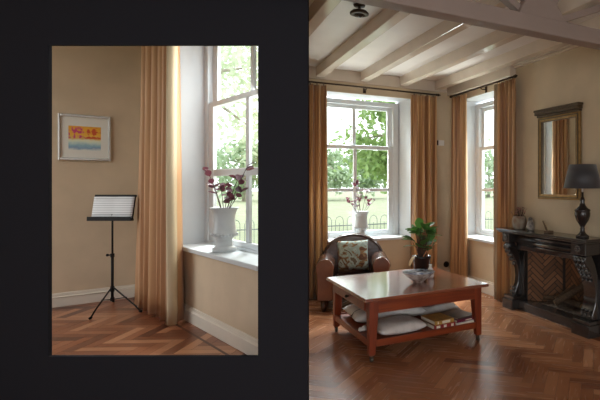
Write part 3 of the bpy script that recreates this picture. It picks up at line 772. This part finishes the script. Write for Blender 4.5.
for y0, y1, hw in ((-1.84, -1.65, .050), (-3.06, -2.83, .085)):
    b = MB(); b.box(-.05, -.002, Y(y0), Y(y1), .0, .885); pil = b.build('pilaster', M['marble'], fp, bevel=.004)
    ym = (y0 + y1) / 2
    b = MB(); b.prism(cons, Y(ym - hw), Y(ym + hw), 'y'); b.build('console', M['marble'], pil, bevel=.008, auto=35)
    b = MB(); b.box(-.225, -.002, Y(y0 - .005), Y(y1 + .005), .0, .115); b.box(-.21, -.002, Y(y0 + .005), Y(y1 - .005), .115, .15); b.build('plinth', M['marble'], pil, bevel=.006)
    b = MB(); b.box(-.25, -.002, Y(ym - hw - .015), Y(ym + hw + .015), .775, .885); b.build('corner_block', M['marble'], pil, bevel=.006)
    b = MB()
    for k in range(8):
        a = k * PI / 4; b.ball((-.252, Y(ym) + .026 * math.cos(a), .832 + .026 * math.sin(a)), .017, .5, 1, 1, 8, 6)
    b.ball((-.255, Y(ym), .832), .014, 1, 1, 1, 8, 6); b.build('rosette', M['marble'], pil, smooth=True)
    b = MB()
    for (x, z), s in (((-.235, .72), 1.2), ((-.215, .67), 1.1), ((-.185, .62), 1.0), ((-.158, .57), .9), ((-.138, .52), .8), ((-.15, .19), .8), ((-.145, .235), .7)):
        for dy in (-hw * .6, 0, hw * .6):
            b.ball((x, Y(ym) + dy, z), .022 * s, .7, .8, 1.3, 8, 6)
    b.build('carved_leaves', M['marble'], pil, smooth=True)
b = MB(); b.box(-.135, .02, Y(-2.84), Y(-1.85), 0, .10); b.build('hearth_kerb', M['marble'], fp, bevel=.006)
# firebox: herringbone brick lining
def brick_panel(parent, name, o, u, v, w, h):
    """brick-lined slab spanned by unit vectors u (along) and v (up), herringbone courses as relief"""
    o, u, v = Vector(o), Vector(u).normalized(), Vector(v).normalized(); nrm = u.cross(v)
    bm = bmesh.new(); tone = bm.faces.layers.float.new('tone'); rng = random.Random(4)
    W, n = .050, 4; ca = math.cos(R(45)); ext = int(1.6 / W)
    for k in range(-ext, ext):
        for j in range(-4, 5):
            for vert in (0, 1):
                ox, oy = k + 2 * n * j, k + vert; a, b_ = (1, n) if vert else (n, 1); g = .09
                pts = [(ox + g, oy + g), (ox + a - g, oy + g), (ox + a - g, oy + b_ - g), (ox + g, oy + b_ - g)]
                q = [((ca * x - ca * y) * W + w / 2, (ca * x + ca * y) * W + h / 2) for x, y in pts]
                cxx = sum(p[0] for p in q) / 4; cyy = sum(p[1] for p in q) / 4
                if not (-.1 < cxx < w + .1 and -.1 < cyy < h + .1): continue
                f = bm.faces.new([bm.verts.new(o + u * x + v * y + nrm * .004) for x, y in q]); f[tone] = rng.random()
    for pt, no in ((o, -u), (o + u * w, u), (o, -v), (o + v * h, v)):
        bmesh.ops.bisect_plane(bm, geom=bm.verts[:] + bm.edges[:] + bm.faces[:], plane_co=pt, plane_no=no, clear_outer=True)
    me = bpy.data.meshes.new(name); bm.to_mesh(me); bm.free(); me.materials.append(M['brick'])
    ob = bpy.data.objects.new(name, me); C.objects.link(ob); ob.parent = parent
fb0, fb1 = (0.0, Y(FY0), .08), (.34, Y(-2.12), .08)
b = MB()
fl = [(-.01, Y(FY0) + .0), (.34, Y(-2.12)), (.34, Y(-2.62)), (-.01, Y(FY1))]; fo = [(-.01, Y(FY0) + .05), (.40, Y(-2.06)), (.40, Y(-2.68)), (-.01, Y(FY1) - .05)]
for k in range(3):
    b.prism([fl[k], fl[k + 1], fo[k + 1], fo[k]], .0, .76)
b.prism(fo, .745, .78); b.prism(fo, -.01, .085)
fbx = b.build('firebox', M['soot'], fp)
b = MB(); b.box(.03, .075, Y(-2.78), Y(-1.93), .665, .70); b.build('lintel_bar', mat('iron_bar', (128, 108, 92), .5, noise=.1), fbx)
cu = Vector((.35, -2.12 - FY0, 0)).normalized()
brick_panel(fbx, 'brick_cheek', (-.01, Y(FY0), .085), cu, (0, 0, 1), .40, .66)
brick_panel(fbx, 'brick_back', (.34, Y(-2.12), .085), (0, -1, 0), (0, 0, 1), .50, .66)
brick_panel(fbx, 'brick_cheek', (.34, Y(-2.62), .085), Vector((-.35, FY1 + 2.62, 0)).normalized(), (0, 0, 1), .39, .66)
rng = random.Random(2); b = MB(); rows = []
for i in range(17):
    rows.append([b.bm.verts.new((.0 + (.30 * j / 8), Y(-2.02) - (.68 * i / 16), .087 + rng.uniform(0, .02))) for j in range(9)])
for i in range(16):
    for j in range(8): b.bm.faces.new([rows[i][j], rows[i][j + 1], rows[i + 1][j + 1], rows[i + 1][j]])
o = tag(b.build('ash_bed', M['ash'], smooth=True, loc=(0, -2.36, 0)), 'grey ash covering the floor of the fireplace', 'ash'); o['kind'] = 'stuff'
def log(label, p0, p1, r, seed):
    p0, p1 = Vector(p0), Vector(p1); rng = random.Random(seed)
    t = thing('firewood_log', label, 'log', p0, 0, 'split logs in the fireplace')
    d = p1 - p0; b = MB(); b.tube([d * k / 5 + Vector((rng.uniform(-1, 1), rng.uniform(-1, 1), rng.uniform(-1, 1))) * r * .12 for k in range(6)], [r * rng.uniform(.9, 1.1) for _ in range(6)], 9); b.build('bark', M['bark'], t, auto=50)
    for q, s in ((Vector((0, 0, 0)), -1), (d, 1)):
        b = MB(); b.tube([q + d.normalized() * s * .001, q + d.normalized() * s * .005], r * .86, 9); b.build('cut_end', M['logend'], t)
log('thin log lying flat at the left of the fireplace', (.10, -2.02, .145), (.22, -2.17, .15), .030, 1)
log('thick dark log leaning up to the right in the fireplace', (.03, -2.30, .15), (.26, -2.52, .36), .038, 2)
log('log lying flat beneath the leaning logs in the fireplace', (.20, -2.26, .155), (.16, -2.58, .155), .036, 3)
log('short pale-ended log leaning behind the thick log', (.11, -2.22, .17), (.29, -2.34, .31), .028, 4)

# ================================================================= ON THE MANTEL
MZ = .933
lamp = thing('table_lamp', 'table lamp with charcoal drum shade and dark urn base on the mantel', 'lamp', (-.145, -2.90, MZ))
b = MB(); b.lathe([(.062, 0), (.065, .012), (.058, .02), (.045, .03), (.03, .045), (.022, .07), (.026, .085), (.018, .095), (.03, .12), (.06, .165), (.074, .21), (.076, .235), (.07, .25), (.078, .258), (.074, .27), (.05, .285), (.03, .31), (.02, .34), (.026, .36), (.02, .375), (.012, .39), (.010, .44)], seg=26); b.build('urn_base', M['lampbase'], lamp, smooth=True)
b = MB(); b.tube([(0, 0, .43), (0, 0, .52)], .008, 8); b.ball((0, 0, .56), .03, 1, 1, 1.3); b.build('bulb', M['ceramic'], lamp, smooth=True)
b = MB(); b.lathe([(.185, .475), (.128, .705)], seg=40, close=False); sh = b.build('lamp_shade', M['shade'], lamp, smooth=True, solid=.004)
b = MB(); b.tube([(-.132, 0, .70), (.132, 0, .70)], .003, 6); b.tube([(0, -.132, .70), (0, .132, .70)], .003, 6); b.tube([(0, 0, .60), (0, 0, .71)], .004, 6); b.build('shade_spider', M['brass'], sh)

vs = thing('flower_pot', 'rustic brown pot of dried pink flowers on the left of the mantel', 'flower pot', (-.14, -1.87, MZ))
b = MB(); b.lathe([(.05, 0), (.062, .02), (.07, .06), (.066, .10), (.056, .125), (.05, .125), (.05, .11)], seg=22); b.build('pot', mat('mottled_clay', (120, 92, 72), .8, rgb2=(150, 142, 128), nscale=16, bump=.5, bscale=40), vs, smooth=True)
rng = random.Random(21); b = MB(); sb = MB()
pinkm = mat('dried_pink_petal', (196, 150, 146), .8, rgb2=(150, 112, 96), nscale=20)
for k in range(34):
    a = rng.uniform(0, 2 * PI); r = rng.uniform(.005, .08); z = .13 + rng.uniform(.0, .075); q = Vector((r * math.cos(a), r * math.sin(a), z))
    sb.tube([(q.x * .4, q.y * .4, .10), q], .0015, 4)
    for j in range(5):
        aa = j * 1.26; b.leaf(q, (math.cos(aa), math.sin(aa), .5), (0, 0, 1), .018, .013, .1)
b.build('blossoms', pinkm, vs); sb.build('stems', M['stem'], vs); vs.scale = (1.2, 1.2, 1.2)
jg = thing('figurine', 'small dark mottled bird-shaped ornament beside the dried flowers', 'ornament', (-.14, -2.075, MZ), R(40))
b = MB(); b.lathe([(.028, 0), (.034, .01), (.036, .045), (.03, .075), (.02, .088)], seg=18); b.ball((0, 0, .10), .026, 1.1, .9, .9); b.ball((.022, 0, .108), .013, 1.5, .8, .8); b.build('body', mat('mottled_glaze', (70, 62, 58), .3, rgb2=(168, 160, 150), nscale=30), jg, smooth=True)
b = MB(); b.leaf((-.02, 0, .09), (-.8, 0, .8), (0, 1, 0), .045, .03, .1); b.build('tail', mat('dark_glaze', (48, 44, 42), .3), jg, solid=.004); jg.scale = (1.2, 1.2, 1.2)
b = MB(); b.tube([(0, 0, .012), (.02, .055, .055), (.035, .115, .112)], [.012, .011, .007], 8); b.box(-.045, .03, -.07, .0, 0, .02)
tag(b.build('wooden_wedge', mat('weathered_wood', (104, 82, 62), .7), loc=(-.12, -2.34, MZ), bevel=.003), 'dark wooden stick propped aslant on the middle of the mantel', 'wooden stick')

# ================================================================= MIRROR
mr = thing('wall_mirror', 'gilt framed wall mirror with a dark cornice above the fireplace', 'mirror', (0, -2.405, 1.285))
w, h = .335, .985
def framerect(b, w0, w1, z0a, z1a, z0b, z1b, x0, x1):
    b.box(x0, x1, -w1, -w0, z0a, z1a); b.box(x0, x1, w0, w1, z0a, z1a); b.box(x0, x1, -w0, w0, z0a, z0b); b.box(x0, x1, -w0, w0, z1b, z1a)
b = MB(); framerect(b, .285, w, 0, .905, .05, .855, -.035, -.002); fm = b.build('frame', M['gold'], mr, bevel=.006)
b = MB(); framerect(b, .270, .288, .036, .868, .052, .850, -.028, -.002); framerect(b, .305, .317, .016, .888, .028, .876, -.042, -.034); b.build('beading', M['golddark'], fm, bevel=.003)
b = MB(); b.box(-.045, -.002, -w - .006, w + .006, .905, .93); b.box(-.07, -.002, -w - .016, w + .016, .93, .965); b.box(-.075, -.002, -w - .026, w + .026, .965, .99); b.build('cornice', M['golddark'], mr, bevel=.005)
b = MB(); b.box(-.012, -.004, -.272, .272, .05, .852); gl = b.build('mirror_glass', M['mirror'], mr)

# wall sensor and socket
b = MB(); b.box(-.045, .05, -.03, 0, -.04, .04); ws = thing('wall_sensor', 'small white sensor box on the wall between the two windows', 'sensor', (-.195, 0, 2.054))
b.build('housing', M['ceramic'], ws, bevel=.006); b = MB(); b.box(-.066, -.046, -.028, -.002, -.034, .034); b.build('cover', M['black'], ws, bevel=.004)
so = thing('wall_socket', 'dark round socket low on the wall beside the corner curtain', 'socket', (-.10, 0, .26))
b = MB(); b.tube([(0, 0, 0), (0, -.012, 0)], .045, 20); b.build('plate', M['bronze'], so, bevel=.003); b = MB(); b.tube([(0, -.012, 0), (0, -.03, 0)], .024, 16); b.build('insert', M['black'], so)

# ceiling spot
sp_ = thing('ceiling_spot', 'small dark ceiling spotlight fixed between the beams', 'ceiling light', (-2.21, -2.42, 2.95))
b = MB(); b.lathe([(.045, -.012), (.05, 0)], seg=20); b.build('rose', M['bronze'], sp_, smooth=True)
b = MB(); b.tube([(0, 0, -.012), (0, 0, -.04)], .012, 10); b.build('stem', M['bronze'], sp_)
b = MB(); b.lathe([(.02, -.035), (.062, -.05), (.078, -.066), (.078, -.078), (.05, -.084), (.048, -.074)], seg=24); b.build('ring', M['bronze'], sp_, smooth=True)
b = MB(); b.ball((0, 0, -.075), .036, 1, 1, .8); b.build('lens', M['lampbase'], sp_, smooth=True)

# ================================================================= URNS WITH PURPLE BRANCHES
def urn(label, loc, s, seed, spread, branches, plant_label):
    t = thing('urn', label, 'urn', loc)
    prof = [(.40, 0), (.41, .085), (.36, .10), (.28, .14), (.27, .26), (.31, .29), (.29, .31), (.41, .345), (.45, .39), (.42, .45), (.39, .56), (.37, .70), (.385, .84), (.44, .93), (.50, .965), (.51, .98), (.50, 1.0), (.44, 1.0), (.36, .90)]
    b = MB(); b.lathe([(r * .60 * s, z * s) for r, z in prof], seg=36); b.build('body', M['urn'], t, smooth=True)
    b = MB()
    for k in range(26):
        a = 2 * PI * k / 26; b.ball((.272 * s * math.cos(a), .272 * s * math.sin(a), .385 * s), .022 * s, 1, 1, 1.6, 6, 4)
    b.build('beaded_band', M['urn'], t, smooth=True)
    rng = random.Random(seed)
    br = thing('branches', plant_label, 'branches', loc)
    sb = MB(); lb = MB()
    for tip in branches:
        tip = Vector(tip); p0 = Vector((tip.x * .08, tip.y * .08, .80 * s)); midp = p0.lerp(tip, .5) + Vector((0, 0, .10 * s))
        pts = [p0.lerp(midp, k / 4).lerp(midp.lerp(tip, k / 4), k / 4) for k in range(5)]
        sb.tube(pts, [.010 * s, .009 * s, .008 * s, .007 * s, .005 * s], 5)
        for k in range(spread):
            f = rng.uniform(.55, 1.0); q = pts[min(3, int(f * 4))].lerp(pts[min(4, int(f * 4) + 1)], f * 4 % 1)
            a = rng.uniform(0, 2 * PI); d = Vector((math.cos(a), math.sin(a), rng.uniform(-.3, .9))) + .6 * (tip - p0).normalized()
            lb.leaf(q, d, (rng.uniform(-1, 1), rng.uniform(-1, 1), 1.0), rng.uniform(.14, .20) * s, rng.uniform(.11, .16) * s, .2)
    sb.build('stems', M['stem'], br, smooth=True); lb.build('purple_leaves', M['purple'], br, smooth=True)
urn('white stoneware urn on the sill of the window behind the armchair', (-1.355, .125, .711), .365, 31, 6,
    [(-.21, .0, .54), (-.07, .02, .78), (-.04, .0, .60), (.08, -.02, .66), (.21, .02, .52), (-.10, -.03, .50), (.14, .03, .50)], 'purple-leaved branches in the urn behind the armchair')
FR = SIDE
urn('white stoneware urn on the side-room window sill', (.11, -2.37, .786), .435, 33, 6,
    [(-.02, .40, .82), (.0, .30, .68), (.0, .08, .62), (.0, -.10, .66), (.02, -.28, .72), (.02, -.50, .84), (.0, -.42, .60), (-.02, -.24, .54)], 'purple-leaved branches in the urn on the side-room sill')

# ================================================================= MUSIC STAND (side room)
ms = thing('music_stand', 'black folding music stand in the corner of the side room', 'music stand', (-.43, -.50, 0), R(-47.25))
b = MB(); b.tube([(0, 0, .10), (0, 0, .62)], .014, 12); b.tube([(0, 0, .62), (0, 0, 1.10)], .010, 12); b.build('pole', M['black'], ms, smooth=True)
for z0, z1 in ((.60, .64), (.20, .26), (.09, .13)):
    b = MB(); b.tube([(0, 0, z0), (0, 0, z1)], .0205, 12); b.build('collar', M['black'], ms)
b = MB(); b.tube([(0, 0, .625), (-.04, -.015, .625)], .008, 8); b.ball((-.045, -.017, .625), .016); b.build('clamp_knob', M['black'], ms, smooth=True)
for a, L_ in ((-78, .46), (-21, .47), (125, .36)):
    d = Vector((math.cos(R(a)), math.sin(R(a)), 0))
    b = MB(); b.tube([d * .015 + Vector((0, 0, .25)), d * L_ * .8 + Vector((0, 0, .075)), d * L_ + Vector((0, 0, .016))], .008, 8); lg = b.build('leg', M['black'], ms, smooth=True)
    b = MB(); b.tube([d * .015 + Vector((0, 0, .11)), d * L_ * .52 + Vector((0, 0, .155))], .005, 6); b.build('strut', M['black'], lg)
    b = MB(); b.tube([d * (L_ - .012) + Vector((0, 0, .019)), d * (L_ + .02) + Vector((0, 0, .014))], .0135, 8); b.build('rubber_foot', M['black'], lg, smooth=True)
tl = Matrix.Rotation(R(-11), 3, 'X')
b = MB(); b.box(-.24, .24, -.004, .004, 1.04, 1.31, rot=tl, mid=(0, 0, 1.04)); dk = b.build('desk', M['black'], ms, bevel=.003)
b = MB(); b.box(-.26, .25, -.05, .0, 1.024, 1.048); b.box(-.26, .25, -.052, -.046, 1.024, 1.072); b.build('lip', M['black'], dk, bevel=.002)
b = MB(); b.box(-.236, .244, -.014, .008, 1.30, 1.328, rot=tl, mid=(0, 0, 1.04)); b.build('top_rail', M['black'], dk, bevel=.002)
b = MB(); n = 14; rows = []
for i in range(n + 1):
    u = 2 * i / n - 1; y = -.010 - .012 * abs(math.sin(u * PI)) 
    row = []
    for z in (0, .08, .16, .252):
        p = tl @ Vector((u * .236, y, z)); row.append(b.bm.verts.new((p.x, p.y - .004, p.z + .010)))
    rows.append(row)
for i in range(n):
    for j in range(3): b.bm.faces.new([rows[i][j], rows[i + 1][j], rows[i + 1][j + 1], rows[i][j + 1]])
tag(b.build('sheet_music', M['score'], smooth=True, solid=.002, loc=(-.43, -.50, 1.042), rotz=R(-47.25)), 'open sheet music resting on the black music stand', 'sheet music')

# ================================================================= PICTURE (side room)
pc = Vector((bd.x * .60, bd.y * .60, 0)) + Vector((bn.x, bn.y, 0)) * .002
pang = math.atan2(-bd.y, -bd.x)
pt_ = thing('framed_picture', 'silver framed small colourful watercolour on the side-room wall', 'picture', (pc.x, pc.y, 1.735), pang)
w, h = .252, .55
b = MB(); b.box(-w, -w + .022, -.03, 0, 0, h); b.box(w - .022, w, -.03, 0, 0, h); b.box(-w + .022, w - .022, -.03, 0, 0, .03); b.box(-w + .022, w - .022, -.03, 0, h - .03, h); b.build('frame', M['chrome'], pt_, bevel=.006)
b = MB(); b.box(-w + .02, w - .02, -.012, -.002, .028, h - .028); b.build('mount', M['mount'], pt_)
b = MB(); b.box(-.155, .155, -.0135, -.0125, .122, .412); b.build('painting', M['painting'], pt_)
FR = MAIN

# ================================================================= OUTSIDE
b = MB(); b.poly([(-90, -14, -.25), (90, -14, -.25), (90, 120, -.25), (-90, 120, -.25)])
o = b.build('meadow_ground', M['grass']); st(o, 'pale sunlit meadow outside the windows')
fe = thing('garden_fence', 'hoop-topped iron fence on the meadow outside the windows', 'fence', (0, 7.2, -.25))
b = MB(); b.box(-8, 8, -.012, .012, .12, .15); b.box(-8, 8, -.012, .012, .52, .55); b.build('rail', M['fence'], fe)
b = MB(); x = -8.0; k = 0
while x < 8:
    b.tube([(x, 0, 0), (x, 0, .68), (x + .03, 0, .76), (x + .11, 0, .80), (x + .19, 0, .76), (x + .22, 0, .68), (x + .22, 0, 0)], .008, 4); b.tube([(x + .11, 0, 0), (x + .11, 0, .60)], .007, 4)
    x += .33; k += 1
b.build('hooped_pickets', M['fence'], fe)

def tree(label, loc, h, crown_z, r, n, leaf, lm, seed, branches=6, group=None, squash=.9, limb=.5):
    rng = random.Random(seed); t = thing('tree', label, 'tree', loc, 0, group)
    b = MB(); b.tube([(0, 0, 0), (.05 * h * .2, 0, h * .3), (0, .03, h * .62), (.05, 0, h * .9)], [h * .028, h * .022, h * .014, h * .005], 8); 
    cl = []
    for k in range(branches):
        a = 2 * PI * k / branches + rng.uniform(-.4, .4); z0 = rng.uniform(.25, .6) * h
        tip = Vector((r * limb * 1.5 * math.cos(a), r * limb * 1.5 * math.sin(a), crown_z + rng.uniform(-.5, .8) * r * squash))
        b.tube([(0, 0, z0), Vector((0, 0, z0)).lerp(tip, .5) + Vector((0, 0, .08 * r)), tip], [h * .012, h * .008, h * .003], 6); cl.append(tip)
    b.build('trunk', M['trunk'], t, smooth=True)
    for k in range(branches * 2):
        a = rng.uniform(0, 2 * PI); z = rng.uniform(-1, 1); q = math.sqrt(max(0, 1 - z * z)) * rng.uniform(.4, .95)
        cl.append(Vector((r * q * math.cos(a), r * q * math.sin(a), crown_z + r * squash * z * .9)))
    lb = MB()
    for k in range(n):
        c = rng.choice(cl); p = c + Vector((rng.gauss(0, 1), rng.gauss(0, 1), rng.gauss(0, .8))) * r * .2
        d = Vector((rng.uniform(-1, 1), rng.uniform(-1, 1), rng.uniform(-1, .4))); a = Vector((rng.uniform(-1, 1), rng.uniform(-1, 1), rng.uniform(-1, 1)))
        lb.quadleaf(p, d, a.cross(d), leaf * rng.uniform(.7, 1.3), leaf * .6)
    lb.build('crown', lm, t)
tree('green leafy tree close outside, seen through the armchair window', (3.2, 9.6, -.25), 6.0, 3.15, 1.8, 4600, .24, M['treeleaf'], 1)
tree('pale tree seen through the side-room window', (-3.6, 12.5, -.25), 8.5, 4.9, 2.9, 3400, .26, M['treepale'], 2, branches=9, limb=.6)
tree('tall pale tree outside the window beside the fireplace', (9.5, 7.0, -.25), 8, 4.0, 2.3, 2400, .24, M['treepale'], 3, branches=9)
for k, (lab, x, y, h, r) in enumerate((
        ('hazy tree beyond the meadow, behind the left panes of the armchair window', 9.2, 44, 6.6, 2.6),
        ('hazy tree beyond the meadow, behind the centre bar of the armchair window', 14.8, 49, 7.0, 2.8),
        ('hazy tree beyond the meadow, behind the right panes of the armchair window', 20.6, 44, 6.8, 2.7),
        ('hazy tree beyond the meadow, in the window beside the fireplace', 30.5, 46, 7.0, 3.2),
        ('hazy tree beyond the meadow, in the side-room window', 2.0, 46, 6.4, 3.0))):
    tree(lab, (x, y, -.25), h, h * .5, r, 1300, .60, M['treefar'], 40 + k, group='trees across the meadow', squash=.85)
